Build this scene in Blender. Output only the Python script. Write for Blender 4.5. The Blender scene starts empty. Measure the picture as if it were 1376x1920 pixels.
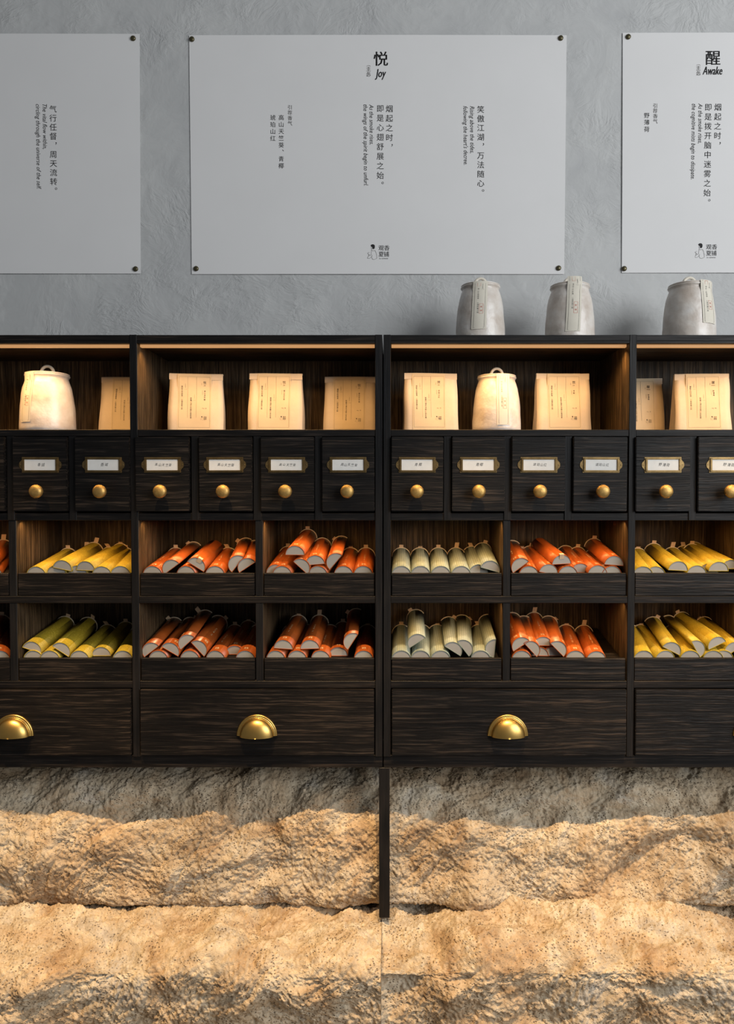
import bpy, bmesh, math, random
import numpy as np
from mathutils import Vector, Matrix

# ------------------------------------------------------------------ camera, light, exposure
C = bpy.context.scene.collection
SC = bpy.context.scene
F = 1400.0                       # focal length in pixels of the 1376x1920 frame
CX = 735.0                       # pixel column straight ahead of the camera
PITCH = math.radians(1.5)
CAM = Vector((0.0, -2.0, 1.5))

cd = bpy.data.cameras.new('camera'); cam = bpy.data.objects.new('camera', cd); C.objects.link(cam)
cd.sensor_fit = 'HORIZONTAL'; cd.sensor_width = 36.0; cd.lens = F / 1376.0 * 36.0
cd.shift_x = -(CX - 688.0) / 1376.0
cd.clip_start = 0.05
cam.location = CAM; cam.rotation_euler = (math.pi / 2 - PITCH, 0, 0)
SC.camera = cam
SC.view_settings.view_transform = 'Standard'; SC.view_settings.look = 'None'
SC.view_settings.gamma = 1.0; SC.view_settings.use_curve_mapping = False
SC.view_settings.exposure = 0.0

W = bpy.data.worlds.new('world'); SC.world = W; W.use_nodes = True
W.node_tree.nodes['Background'].inputs[0].default_value = (0.90, 0.95, 1.0, 1)
W.node_tree.nodes['Background'].inputs[1].default_value = 0.12

def area(name, loc, target, sx, sy, power, col, spread=math.pi):
    l = bpy.data.lights.new(name, 'AREA'); l.shape = 'RECTANGLE'; l.size = sx; l.size_y = sy
    l.energy = power; l.color = col; l.spread = spread
    o = bpy.data.objects.new(name, l); C.objects.link(o); o.location = loc
    o.rotation_euler = (Vector(target) - Vector(loc)).to_track_quat('-Z', 'Y').to_euler()
    return o
def spot(name, loc, target, power, col, half, blend, rad):
    l = bpy.data.lights.new(name, 'SPOT'); l.energy = power; l.color = col
    l.spot_size = math.radians(2 * half); l.spot_blend = blend; l.shadow_soft_size = rad
    o = bpy.data.objects.new(name, l); C.objects.link(o); o.location = loc
    o.rotation_euler = (Vector(target) - Vector(loc)).to_track_quat('-Z', 'Y').to_euler()
    return o
# daylight from a shop window on the right of the room
area('window_daylight', (3.4, -3.2, 2.75), (0.2, 0.3, 1.7), 3.2, 2.4, 190, (0.95, 0.98, 1.0))
# ceiling track spotlights
WARM = (1.0, 0.685, 0.365)
for sx in (-1.17, -0.48, 0.22, 0.90):
    spot('ceiling_spotlight', (sx, -1.15, 3.5), (sx, -0.15, 0.42), 385, WARM, 14.8, 0.75, 0.018)

# ------------------------------------------------------------------ pixel -> metres helper for measuring real planes
cp, sp = math.cos(PITCH), math.sin(PITCH)
def P(px, py, Y):
    xc = (px - CX) / F; yc = -(py - 960.0) / F
    d = Vector((xc, cp + yc * sp, -sp + yc * cp))
    return CAM + d * ((Y - CAM.y) / d.y)
def PX(px, Y=0.0, py=1000): return P(px, py, Y).x
def PZ(py, Y=0.0): return P(CX, py, Y).z

# ------------------------------------------------------------------ node helpers
def mat(name):
    m = bpy.data.materials.new(name); m.use_nodes = True
    return m, m.node_tree, m.node_tree.nodes['Principled BSDF']
def N(nt, t, **kw):
    n = nt.nodes.new(t)
    for k, v in kw.items():
        if isinstance(k, str) and k in n.inputs: n.inputs[k].default_value = v
        else: setattr(n, k, v)
    return n
def ramp(nt, src, stops, interp='LINEAR'):
    r = nt.nodes.new('ShaderNodeValToRGB'); r.color_ramp.interpolation = interp
    el = r.color_ramp.elements
    while len(el) < len(stops): el.new(0.5)
    for e, (p, c) in zip(el, stops):
        e.position = p; e.color = (*c, 1) if len(c) == 3 else c
    nt.links.new(src, r.inputs[0]); return r
def noise(nt, vec, scale, detail=4, rough=0.55, dist=0.0):
    n = nt.nodes.new('ShaderNodeTexNoise'); n.inputs['Scale'].default_value = scale
    n.inputs['Detail'].default_value = detail; n.inputs['Roughness'].default_value = rough
    n.inputs['Distortion'].default_value = dist
    if vec is not None: nt.links.new(vec, n.inputs['Vector'])
    return n
def mapping(nt, vec, sc):
    m = nt.nodes.new('ShaderNodeMapping'); m.inputs['Scale'].default_value = sc
    nt.links.new(vec, m.inputs['Vector']); return m
def bump(nt, h, strength, dist, nrm=None):
    b = nt.nodes.new('ShaderNodeBump'); b.inputs['Strength'].default_value = strength
    b.inputs['Distance'].default_value = dist; nt.links.new(h, b.inputs['Height'])
    if nrm is not None: nt.links.new(nrm, b.inputs['Normal'])
    return b
def mixc(nt, fac, a, b, mode='MIX'):
    m = nt.nodes.new('ShaderNodeMix'); m.data_type = 'RGBA'; m.blend_type = mode
    for sock, v in ((m.inputs['Factor'], fac), (m.inputs[6], a), (m.inputs[7], b)):
        if hasattr(v, 'links') or hasattr(v, 'is_linked'): nt.links.new(v, sock)
        else: sock.default_value = v if not isinstance(v, tuple) or len(v) == 4 else (*v, 1)
    return m.outputs[2]
def objcoord(nt, rnd=True):
    tc = nt.nodes.new('ShaderNodeTexCoord')
    if not rnd: return tc.outputs['Object']
    oi = nt.nodes.new('ShaderNodeObjectInfo')
    mul = nt.nodes.new('ShaderNodeMath'); mul.operation = 'MULTIPLY'; mul.inputs[1].default_value = 37.0
    nt.links.new(oi.outputs['Random'], mul.inputs[0])
    add = nt.nodes.new('ShaderNodeVectorMath'); add.operation = 'ADD'
    nt.links.new(tc.outputs['Object'], add.inputs[0]); nt.links.new(mul.outputs[0], add.inputs[1])
    return add.outputs[0]

def plain(name, col, rough=0.6, metal=0.0, var=0.0, vs=20, bmp=0.0, bs=60, coat=0.0):
    m, nt, b = mat(name)
    b.inputs['Roughness'].default_value = rough; b.inputs['Metallic'].default_value = metal
    if coat: b.inputs['Coat Weight'].default_value = coat; b.inputs['Coat Roughness'].default_value = 0.15
    b.inputs['Base Color'].default_value = (*col, 1)
    if var:
        n = noise(nt, objcoord(nt), vs, 5)
        lo = tuple(c * (1 - var) for c in col); hi = tuple(min(1, c * (1 + var)) for c in col)
        r = ramp(nt, n.outputs[0], [(0.3, lo), (0.7, hi)]); nt.links.new(r.outputs[0], b.inputs['Base Color'])
    if bmp:
        n2 = noise(nt, objcoord(nt), bs, 4)
        nt.links.new(bump(nt, n2.outputs[0], bmp, 0.002).outputs[0], b.inputs['Normal'])
    return m

def wood(name, grain, smooth=False, dark=(0.0040, 0.0034, 0.0032), mid=(0.0085, 0.0070, 0.0062), hi=(0.050, 0.039, 0.031)):
    """black-stained wire-brushed wood; grain = axis along the fibres"""
    m, nt, b = mat(name)
    oc = objcoord(nt)
    long_, cross = (4.0, 135.0)
    sc = {'X': (long_, cross, cross), 'Y': (cross, long_, cross), 'Z': (cross, cross, long_)}[grain]
    warp = noise(nt, oc, 5.0, 2)
    wsc = nt.nodes.new('ShaderNodeVectorMath'); wsc.operation = 'SCALE'; wsc.inputs[3].default_value = 0.012
    nt.links.new(warp.outputs[1], wsc.inputs[0])
    ad = nt.nodes.new('ShaderNodeVectorMath'); ad.operation = 'ADD'
    nt.links.new(oc, ad.inputs[0]); nt.links.new(wsc.outputs[0], ad.inputs[1])
    v = mapping(nt, ad.outputs[0], sc)
    n1 = noise(nt, v.outputs[0], 1.6, 3, 0.6)
    v2 = mapping(nt, ad.outputs[0], tuple(s * (0.6 if s > 10 else 1.2) for s in sc))
    n2 = noise(nt, v2.outputs[0], 1.0, 5, 0.7)
    big = noise(nt, oc, 7, 3)
    r1 = ramp(nt, n1.outputs[0], [(0.36, dark), (0.54, mid), (0.71, hi)])
    r2 = ramp(nt, big.outputs[0], [(0.3, (0.55, 0.55, 0.58)), (0.7, (1.25, 1.12, 1.0))])
    col = mixc(nt, 1.0, r1.outputs[0], r2.outputs[0], 'MULTIPLY')
    nt.links.new(col, b.inputs['Base Color'])
    rr = ramp(nt, n2.outputs[0], [(0.3, (0.62,) * 3), (0.7, (0.40,) * 3)]); nt.links.new(rr.outputs[0], b.inputs['Roughness'])
    b.inputs['Specular IOR Level'].default_value = 0.22
    s = 0.25 if smooth else 0.8
    b1 = bump(nt, n1.outputs[0], s, 0.0022); b2 = bump(nt, n2.outputs[0], s * 0.7, 0.0015, b1.outputs[0])
    nt.links.new(b2.outputs[0], b.inputs['Normal'])
    return m

M = {}
M['wood_in'] = wood('brown_stained_inner_wood', 'Z', False, (0.028, 0.019, 0.011), (0.085, 0.059, 0.033), (0.19, 0.133, 0.075)); M['wood_under'] = wood('brown_stained_shelf_wood', 'X', True, (0.018, 0.012, 0.007), (0.045, 0.030, 0.017), (0.09, 0.062, 0.034))
M['wood_x'] = wood('black_wood_horizontal_grain', 'X'); M['wood_z'] = wood('black_wood_vertical_grain', 'Z')
M['wood_post'] = wood('black_wood_smooth', 'Z', True, (0.0065, 0.0065, 0.007), (0.0095, 0.0092, 0.0095), (0.016, 0.014, 0.014)); M['wood_rail'] = wood('black_wood_rail', 'X', True, (0.006, 0.0052, 0.005), (0.010, 0.0085, 0.0078), (0.030, 0.024, 0.020))
M['brass'] = plain('aged_brass', (0.50, 0.32, 0.105), 0.52, 0.9, 0.25, 90, 0.12, 220)
M['bronze'] = plain('antique_bronze', (0.22, 0.145, 0.060), 0.42, 0.85, 0.25, 60, 0.1, 200)
M['pull'] = plain('satin_brass', (0.62, 0.40, 0.12), 0.36, 1.0, 0.06, 40)
M['pin'] = plain('dark_brass', (0.10, 0.085, 0.045), 0.4, 0.7)
M['card'] = plain('card_paper', (0.80, 0.77, 0.72), 0.8, 0, 0.04, 60)
M['ink'] = plain('black_ink', (0.012, 0.011, 0.012), 0.8)
M['grey_ink'] = plain('grey_ink', (0.10, 0.095, 0.09), 0.8)
M['red_ink'] = plain('red_ink', (0.62, 0.20, 0.15), 0.8)
M['gold_ink'] = plain('pale_gold_ink', (0.85, 0.66, 0.36), 0.5)
M['poster'] = plain('matte_poster_paper', (0.73, 0.72, 0.715), 0.85, 0, 0.015, 6)
M['kraft'] = plain('pale_kraft_paper', (0.58, 0.48, 0.365), 0.75, 0, 0.05, 25, 0.35, 45)
M['label'] = plain('cream_label_paper', (0.57, 0.46, 0.31), 0.8, 0, 0.03, 40)
M['tag'] = plain('jar_tag_paper', (0.70, 0.65, 0.55), 0.8, 0, 0.03, 40)
M['tab'] = plain('kraft_tab', (0.66, 0.47, 0.30), 0.8, 0, 0.1, 90)
M['cap'] = plain('grey_board_cap', (0.385, 0.36, 0.32), 0.85, 0, 0.04, 30)
M['rim'] = plain('cream_board_rim', (0.78, 0.66, 0.48), 0.8)
M['string'] = plain('cream_rope', (0.72, 0.66, 0.56), 0.5)
m, nt, b = mat('warm_led'); M['led'] = m
b.inputs['Base Color'].default_value = (0.3, 0.2, 0.1, 1)
b.inputs['Emission Color'].default_value = (1.0, 0.50, 0.20, 1); b.inputs['Emission Strength'].default_value = 0.5

# glazed jar
m, nt, b = mat('white_glaze'); M['glaze'] = m
oc = objcoord(nt); n = noise(nt, oc, 22, 4)
r = ramp(nt, n.outputs[0], [(0.3, (0.56, 0.475, 0.405)), (0.55, (0.70, 0.64, 0.58)), (0.75, (0.78, 0.75, 0.72))])
nt.links.new(r.outputs[0], b.inputs['Base Color'])
b.inputs['Roughness'].default_value = 0.36; b.inputs['Coat Weight'].default_value = 0.3; b.inputs['Coat Roughness'].default_value = 0.22
nt.links.new(bump(nt, noise(nt, oc, 26, 3).outputs[0], 0.5, 0.006).outputs[0], b.inputs['Normal'])

# plaster
m, nt, b = mat('troweled_grey_plaster'); M['plaster'] = m
oc = objcoord(nt, False)
w = noise(nt, oc, 3.0, 3); wv = nt.nodes.new('ShaderNodeVectorMath'); wv.operation = 'SCALE'; wv.inputs[3].default_value = 0.35
nt.links.new(w.outputs[1], wv.inputs[0]); av = nt.nodes.new('ShaderNodeVectorMath'); av.operation = 'ADD'
nt.links.new(oc, av.inputs[0]); nt.links.new(wv.outputs[0], av.inputs[1])
n1 = noise(nt, av.outputs[0], 5.0, 5, 0.6)
r = ramp(nt, n1.outputs[0], [(0.3, (0.455, 0.458, 0.458)), (0.7, (0.535, 0.537, 0.53))]); nt.links.new(r.outputs[0], b.inputs['Base Color'])
b.inputs['Roughness'].default_value = 0.72
st = mapping(nt, av.outputs[0], (55, 55, 85)); n2 = noise(nt, st.outputs[0], 1.0, 5, 0.6)
mask = noise(nt, oc, 7.0, 3); mr = ramp(nt, mask.outputs[0], [(0.42, (0.04,) * 3), (0.68, (1,) * 3)])
mm = nt.nodes.new('ShaderNodeMath'); mm.operation = 'MULTIPLY'
nt.links.new(n2.outputs[0], mm.inputs[0]); nt.links.new(mr.outputs[0], mm.inputs[1])
b1 = bump(nt, mm.outputs[0], 0.75, 0.007); b2 = bump(nt, n1.outputs[0], 0.25, 0.02, b1.outputs[0])
nt.links.new(b2.outputs[0], b.inputs['Normal'])

# travertine
m, nt, b = mat('rough_travertine'); M['stone'] = m
oc = objcoord(nt, False)
n1 = noise(nt, oc, 6, 6, 0.62, 0.6); n2 = noise(nt, oc, 24, 5, 0.65); n3 = noise(nt, mapping(nt, oc, (5, 9, 26)).outputs[0], 1.0, 5, 0.65)
c1 = ramp(nt, n1.outputs[0], [(0.30, (0.40, 0.275, 0.165)), (0.43, (0.58, 0.46, 0.32)), (0.57, (0.66, 0.58, 0.45)), (0.72, (0.58, 0.55, 0.50))])
c2 = ramp(nt, n2.outputs[0], [(0.32, (0.72, 0.66, 0.60)), (0.6, (1.08, 1.05, 1.02))])
c3 = ramp(nt, n3.outputs[0], [(0.35, (0.88, 0.84, 0.79)), (0.65, (1.06, 1.06, 1.06))])
col = mixc(nt, 1.0, c1.outputs[0], c2.outputs[0], 'MULTIPLY'); col = mixc(nt, 1.0, col, c3.outputs[0], 'MULTIPLY')
vo = nt.nodes.new('ShaderNodeTexVoronoi'); vo.inputs['Scale'].default_value = 120; vo.inputs['Randomness'].default_value = 1
nt.links.new(mapping(nt, oc, (1, 1, 1.6)).outputs[0], vo.inputs['Vector'])
pm = noise(nt, oc, 17, 4, 0.6)
pr = ramp(nt, pm.outputs[0], [(0.40, (0, 0, 0)), (0.58, (1, 1, 1))])
vr = ramp(nt, vo.outputs['Distance'], [(0.10, (1, 1, 1)), (0.34, (0, 0, 0))])
pit = nt.nodes.new('ShaderNodeMath'); pit.operation = 'MULTIPLY'; nt.links.new(pr.outputs[0], pit.inputs[0]); nt.links.new(vr.outputs[0], pit.inputs[1])
col = mixc(nt, pit.outputs[0], col, (0.17, 0.115, 0.07, 1)); nt.links.new(col, b.inputs['Base Color'])
b.inputs['Roughness'].default_value = 0.9; b.inputs['Specular IOR Level'].default_value = 0.2
f1 = noise(nt, oc, 95, 6, 0.7); f2 = noise(nt, oc, 260, 3, 0.6)
inv = nt.nodes.new('ShaderNodeMath'); inv.operation = 'MULTIPLY_ADD'; inv.inputs[1].default_value = -0.8
nt.links.new(pit.outputs[0], inv.inputs[0]); nt.links.new(f1.outputs[0], inv.inputs[2])
b1 = bump(nt, inv.outputs[0], 0.75, 0.011); b2 = bump(nt, f2.outputs[0], 0.4, 0.003, b1.outputs[0])
nt.links.new(b2.outputs[0], b.inputs['Normal'])
M['floor'] = plain('grey_floor', (0.22, 0.21, 0.20), 0.7, 0, 0.1, 4)

def tube_mat(name, base, kind):
    m, nt, b = mat(name)
    oc = objcoord(nt)
    tc = nt.nodes.new('ShaderNodeTexCoord')
    n = noise(nt, oc, 30, 3); lo = tuple(c * 0.88 for c in base); hi = tuple(min(1, c * 1.1) for c in base)
    col = ramp(nt, n.outputs[0], [(0.35, lo), (0.65, hi)]).outputs[0]
    if kind == 'yellow':
        vo = nt.nodes.new('ShaderNodeTexVoronoi'); vo.inputs['Scale'].default_value = 190; nt.links.new(oc, vo.inputs['Vector'])
        vr = ramp(nt, vo.outputs['Distance'], [(0.18, (1, 1, 1)), (0.42, (0, 0, 0))])
        col = mixc(nt, vr.outputs[0], col, (min(1, base[0] * 1.35), min(1, base[1] * 1.35), base[2] * 2.2, 1))
        b.inputs['Roughness'].default_value = 0.55
    if kind == 'pale':
        sep = nt.nodes.new('ShaderNodeUVMap')
        ch = nt.nodes.new('ShaderNodeTexBrick'); ch.inputs['Scale'].default_value = 1.0
        ch.offset = 0.0; ch.inputs['Mortar Size'].default_value = 0.07; ch.inputs['Brick Width'].default_value = 0.5; ch.inputs['Row Height'].default_value = 0.5
        ch.inputs['Color1'].default_value = (*base, 1); ch.inputs['Color2'].default_value = (base[0] * .84, base[1] * .86, base[2] * .84, 1)
        ch.inputs['Mortar'].default_value = (base[0] * .50, base[1] * .55, base[2] * .50, 1)
        nt.links.new(mapping(nt, sep.outputs[0], (20, 16, 1)).outputs[0], ch.inputs['Vector'])
        col = mixc(nt, 0.85, col, ch.outputs['Color'])
        b.inputs['Roughness'].default_value = 0.6
    if kind == 'orange':
        b.inputs['Roughness'].default_value = 0.33
    nt.links.new(col, b.inputs['Base Color'])
    return m
M['yellow'] = tube_mat('yellow_patterned_paper', (0.40, 0.285, 0.020), 'yellow')
M['orange'] = tube_mat('glossy_orange_paper', (0.40, 0.088, 0.015), 'orange')
M['pale'] = tube_mat('pale_green_grid_paper', (0.345, 0.385, 0.325), 'pale')

# ------------------------------------------------------------------ mesh helpers
def mesh(name, verts, faces, material, smooth=False, uv=None):
    me = bpy.data.meshes.new(name); me.from_pydata([tuple(v) for v in verts], [], faces); me.update()
    me.materials.append(material)
    if smooth: me.polygons.foreach_set('use_smooth', [True] * len(me.polygons))
    if uv is not None:
        l = me.uv_layers.new(name='UVMap'); vi = np.zeros(len(me.loops), int); me.loops.foreach_get('vertex_index', vi)
        l.data.foreach_set('uv', np.asarray(uv, float)[vi].ravel())
    return me
def obj(name, me, parent=None, loc=(0, 0, 0), rot=None):
    o = bpy.data.objects.new(name, me); C.objects.link(o); o.location = loc
    if rot is not None: o.rotation_euler = rot
    if parent is not None: o.parent = parent
    return o
def tag(o, label=None, cat=None, group=None, kind=None):
    if label: o['label'] = label
    if cat: o['category'] = cat
    if group: o['group'] = group
    if kind: o['kind'] = kind
    return o
def empty(name, loc, label, cat, group=None, rot=None):
    o = bpy.data.objects.new(name, None); C.objects.link(o); o.location = loc; o.empty_display_size = 0.05
    if rot is not None: o.rotation_euler = rot
    return tag(o, label, cat, group)
def box_mesh(name, sx, sy, sz, material, bev=0.0012, seg=1):
    bm = bmesh.new(); bmesh.ops.create_cube(bm, size=1.0)
    for v in bm.verts: v.co = Vector((v.co.x * sx, v.co.y * sy, v.co.z * sz))
    if bev: bmesh.ops.bevel(bm, geom=bm.edges[:], offset=bev, segments=seg, affect='EDGES')
    me = bpy.data.meshes.new(name); bm.to_mesh(me); bm.free(); me.materials.append(material); return me
def box(name, x0, x1, y0, y1, z0, z1, material, parent=None, bev=0.0012, origin=(0, 0, 0)):
    me = box_mesh(name, x1 - x0, y1 - y0, z1 - z0, material, bev)
    o = Vector(origin)
    return obj(name, me, parent, Vector(((x0 + x1) / 2, (y0 + y1) / 2, (z0 + z1) / 2)) - o)
def lathe(prof, n=24, axis='Z', a0=0.0, a1=2 * math.pi):
    full = abs(a1 - a0 - 2 * math.pi) < 1e-6
    cols = n if full else n + 1
    vs, fs = [], []
    for i in range(cols):
        a = a0 + (a1 - a0) * i / n
        for r, h in prof:
            vs.append((r * math.cos(a), r * math.sin(a), h) if axis == 'Z' else (r * math.cos(a), -h, r * math.sin(a)))
    k = len(prof)
    for i in range(n):
        j = (i + 1) % cols
        for q in range(k - 1):
            f = (i * k + q, j * k + q, j * k + q + 1, i * k + q + 1)
            fs.append(f)
    return vs, fs
def tube_path(pts, r, n=8):
    vs, fs = [], []
    for i, p in enumerate(pts):
        p = Vector(p); t = (Vector(pts[min(i + 1, len(pts) - 1)]) - Vector(pts[max(i - 1, 0)])).normalized()
        a = t.orthogonal().normalized() if i == 0 else (a - t * a.dot(t)).normalized()
        bb = t.cross(a)
        for k in range(n):
            q = 2 * math.pi * k / n; vs.append(p + a * r * math.cos(q) + bb * r * math.sin(q))
    for i in range(len(pts) - 1):
        for k in range(n):
            fs.append((i * n + k, i * n + (k + 1) % n, (i + 1) * n + (k + 1) % n, (i + 1) * n + k))
    fs.append(tuple(range(n))[::-1]); fs.append(tuple((len(pts) - 1) * n + k for k in range(n)))
    return vs, fs

# ------------------------------------------------------------------ lettering
_glyph = {}
def glyphs(strings, shear=0.0, res=2):
    todo = [s for s in strings if (s, shear) not in _glyph]
    if not todo: return
    tmp = bpy.data.collections.new('tmp'); C.children.link(tmp); obs = []
    for s in todo:
        c = bpy.data.curves.new('t', 'FONT'); c.body = s; c.size = 1.0; c.resolution_u = res; c.shear = shear
        o = bpy.data.objects.new('t', c); tmp.objects.link(o); obs.append((s, o, c))
    bpy.context.view_layer.update(); dg = bpy.context.evaluated_depsgraph_get()
    for s, o, c in obs:
        ev = o.evaluated_get(dg); me = ev.to_mesh()
        vs = [(v.co.x, v.co.y) for v in me.vertices]; fs = [tuple(p.vertices) for p in me.polygons]
        ev.to_mesh_clear(); _glyph[(s, shear)] = (vs, fs)
    for s, o, c in obs: bpy.data.objects.remove(o); bpy.data.curves.remove(c)
    C.children.unlink(tmp); bpy.data.collections.remove(tmp)
class Ink:
    """flat 2-D shapes (u right, v up) gathered for one lettering part"""
    def __init__(s): s.v = []; s.f = []
    def add(s, vs, fs):
        k = len(s.v); s.v += vs; s.f += [tuple(i + k for i in f) for f in fs]
    def char(s, ch, u, v, size, rot=0.0, sx=1.0, shear=0.0):
        if ch == ' ': return
        glyphs([ch], shear); vs, fs = _glyph[(ch, shear)]
        if not vs: return
        c, d = math.cos(rot), math.sin(rot); out = []
        for x, y in vs:
            x = (x - 0.5) * size * sx; y = (y - 0.38) * size
            out.append((u + x * c - y * d, v + x * d + y * c))
        s.add(out, fs)
    def line(s, text, u, v, height, length=None, rot=0.0, shear=0.35, align='C'):
        """latin line, centre at u,v (or starting there), given cap height and total length"""
        glyphs([text], shear); vs, fs = _glyph[(text, shear)]
        x0 = min(p[0] for p in vs); x1 = max(p[0] for p in vs); k = height / 0.70
        kx = length / (x1 - x0) if length else k
        c, d = math.cos(rot), math.sin(rot); out = []
        for x, y in vs:
            x = (x - (x0 if align == 'L' else (x0 + x1) / 2)) * kx; y = (y - 0.30) * k
            out.append((u + x * c - y * d, v + x * d + y * c))
        s.add(out, fs)
    def column(s, text, u, v0, size, step, du=0.0):
        for i, ch in enumerate(text):
            v = v0 - i * step
            if ch in '，。、': s.char(ch, u + du * i + size * 0.55, v + size * 0.40, size)
            else: s.char(ch, u + du * i, v, size)
    def stroke(s, pts, w):
        for (a, b_), (c, d) in zip(pts[:-1], pts[1:]):
            L = math.hypot(c - a, d - b_) or 1e-9; nx, ny = -(d - b_) / L * w / 2, (c - a) / L * w / 2
            s.add([(a + nx, b_ + ny), (a - nx, b_ - ny), (c - nx, d - ny), (c + nx, d + ny)], [(0, 1, 2, 3)])
    def poly(s, pts): s.add(list(pts), [tuple(range(len(pts)))])
    def rect(s, u0, u1, v0, v1, w):
        s.stroke([(u0, v0), (u1, v0)], w); s.stroke([(u1, v0), (u1, v1)], w); s.stroke([(u1, v1), (u0, v1)], w); s.stroke([(u0, v1), (u0, v0)], w)
    def build(s, name, material, fn, parent, loc=(0, 0, 0)):
        me = mesh(name, [fn(u, v) for u, v in s.v], s.f, material); return obj(name, me, parent, loc)

def emblem(ink, figure, u, v, k):
    """seated figure with black hair beside four characters; k = height of the whole mark / 29"""
    ink.poly([(u + x * k, v + y * k) for x, y in [(-22, 13), (-19.5, 14.5), (-16.5, 14.6), (-14.4, 13), (-14, 10), (-14.6, 7), (-16.5, 5.6), (-18.2, 6.2), (-18.8, 8), (-18.8, 9.6), (-20.2, 10), (-21.4, 11.2)]])
    figure.stroke([(u + x * k, v + y * k) for x, y in [(-20.4, 10), (-20.6, 7.5), (-19.6, 5.6), (-20.4, 3), (-20.8, -1), (-21, -4.5), (-22.5, -6.5)]], 0.45 * k)
    figure.stroke([(u + x * k, v + y * k) for x, y in [(-19.8, 3.2), (-17, 2.6), (-13.8, 3.4), (-11.8, -1), (-10.6, -6), (-10.4, -11), (-13, -12.5), (-16, -13.2), (-18.6, -12.6), (-20, -9.5), (-19, -5)]], 0.45 * k)
    figure.stroke([(u + x * k, v + y * k) for x, y in [(-20.4, -8), (-23.5, -11.4), (-27.6, -11.2), (-27, -7.5), (-25.2, -7.8)]], 0.4 * k)
    figure.stroke([(u + x * k, v + y * k) for x, y in [(-27.6, -1.5), (-26.4, -3.2), (-24.4, -4.2), (-26, -5), (-25.4, -7), (-23.8, -5.4), (-22.6, -5.6)]], 0.55 * k)
    figure.stroke([(u + x * k, v + y * k) for x, y in [(-27.6, -1.5), (-26, -0.4), (-24, -0.2)]], 0.4 * k)
    for ch, x, y in (('观', -2.3, 8), ('香', 8.2, 8), ('夏', -2.3, -3.5), ('铺', 7.4, -3.5)): ink.char(ch, u + x * k, v + y * k, 10.5 * k)
    ink.line('to summer', u + 2.4 * k, v - 11.4 * k, 2.4 * k, 17 * k, shear=0)

# ------------------------------------------------------------------ setting
YW = 0.31                                               # face of the plaster wall
wall = obj('wall_back', box_mesh('wall_back', 6.0, 0.12, 3.6, M['plaster'], 0), None, (0, YW + 0.06, 1.8)); wall['kind'] = 'structure'
fl = obj('floor', box_mesh('floor', 6.0, 3.2, 0.06, M['floor'], 0), None, (0, -1.17, -0.03)); fl['kind'] = 'structure'

# ------------------------------------------------------------------ stone blocks
def vnoise(p, seed):
    rng = np.random.default_rng(seed); T = rng.random((32, 32, 32)).astype(np.float32)
    i = np.floor(p).astype(int); f = (p - i).astype(np.float32); f = f * f * (3 - 2 * f); i &= 31; j = (i + 1) & 31
    def g(a, b_, c): return T[a, b_, c]
    x0, y0, z0 = i[:, 0], i[:, 1], i[:, 2]; x1, y1, z1 = j[:, 0], j[:, 1], j[:, 2]
    fx, fy, fz = f[:, 0], f[:, 1], f[:, 2]
    a = g(x0, y0, z0) * (1 - fx) + g(x1, y0, z0) * fx; b_ = g(x0, y1, z0) * (1 - fx) + g(x1, y1, z0) * fx
    c = g(x0, y0, z1) * (1 - fx) + g(x1, y0, z1) * fx; d = g(x0, y1, z1) * (1 - fx) + g(x1, y1, z1) * fx
    return (a * (1 - fy) + b_ * fy) * (1 - fz) + (c * (1 - fy) + d * fy) * fz - 0.5
def fbm(p, scale, octv, seed, gain=0.5, ridge=False):
    out = 0; a = 1.0
    for o in range(octv):
        n_ = vnoise(p * scale, seed + o)
        out = out + a * ((0.25 - np.abs(n_)) * 2 if ridge else n_ * 2); a *= gain; scale *= 2.03
    return out
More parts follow.
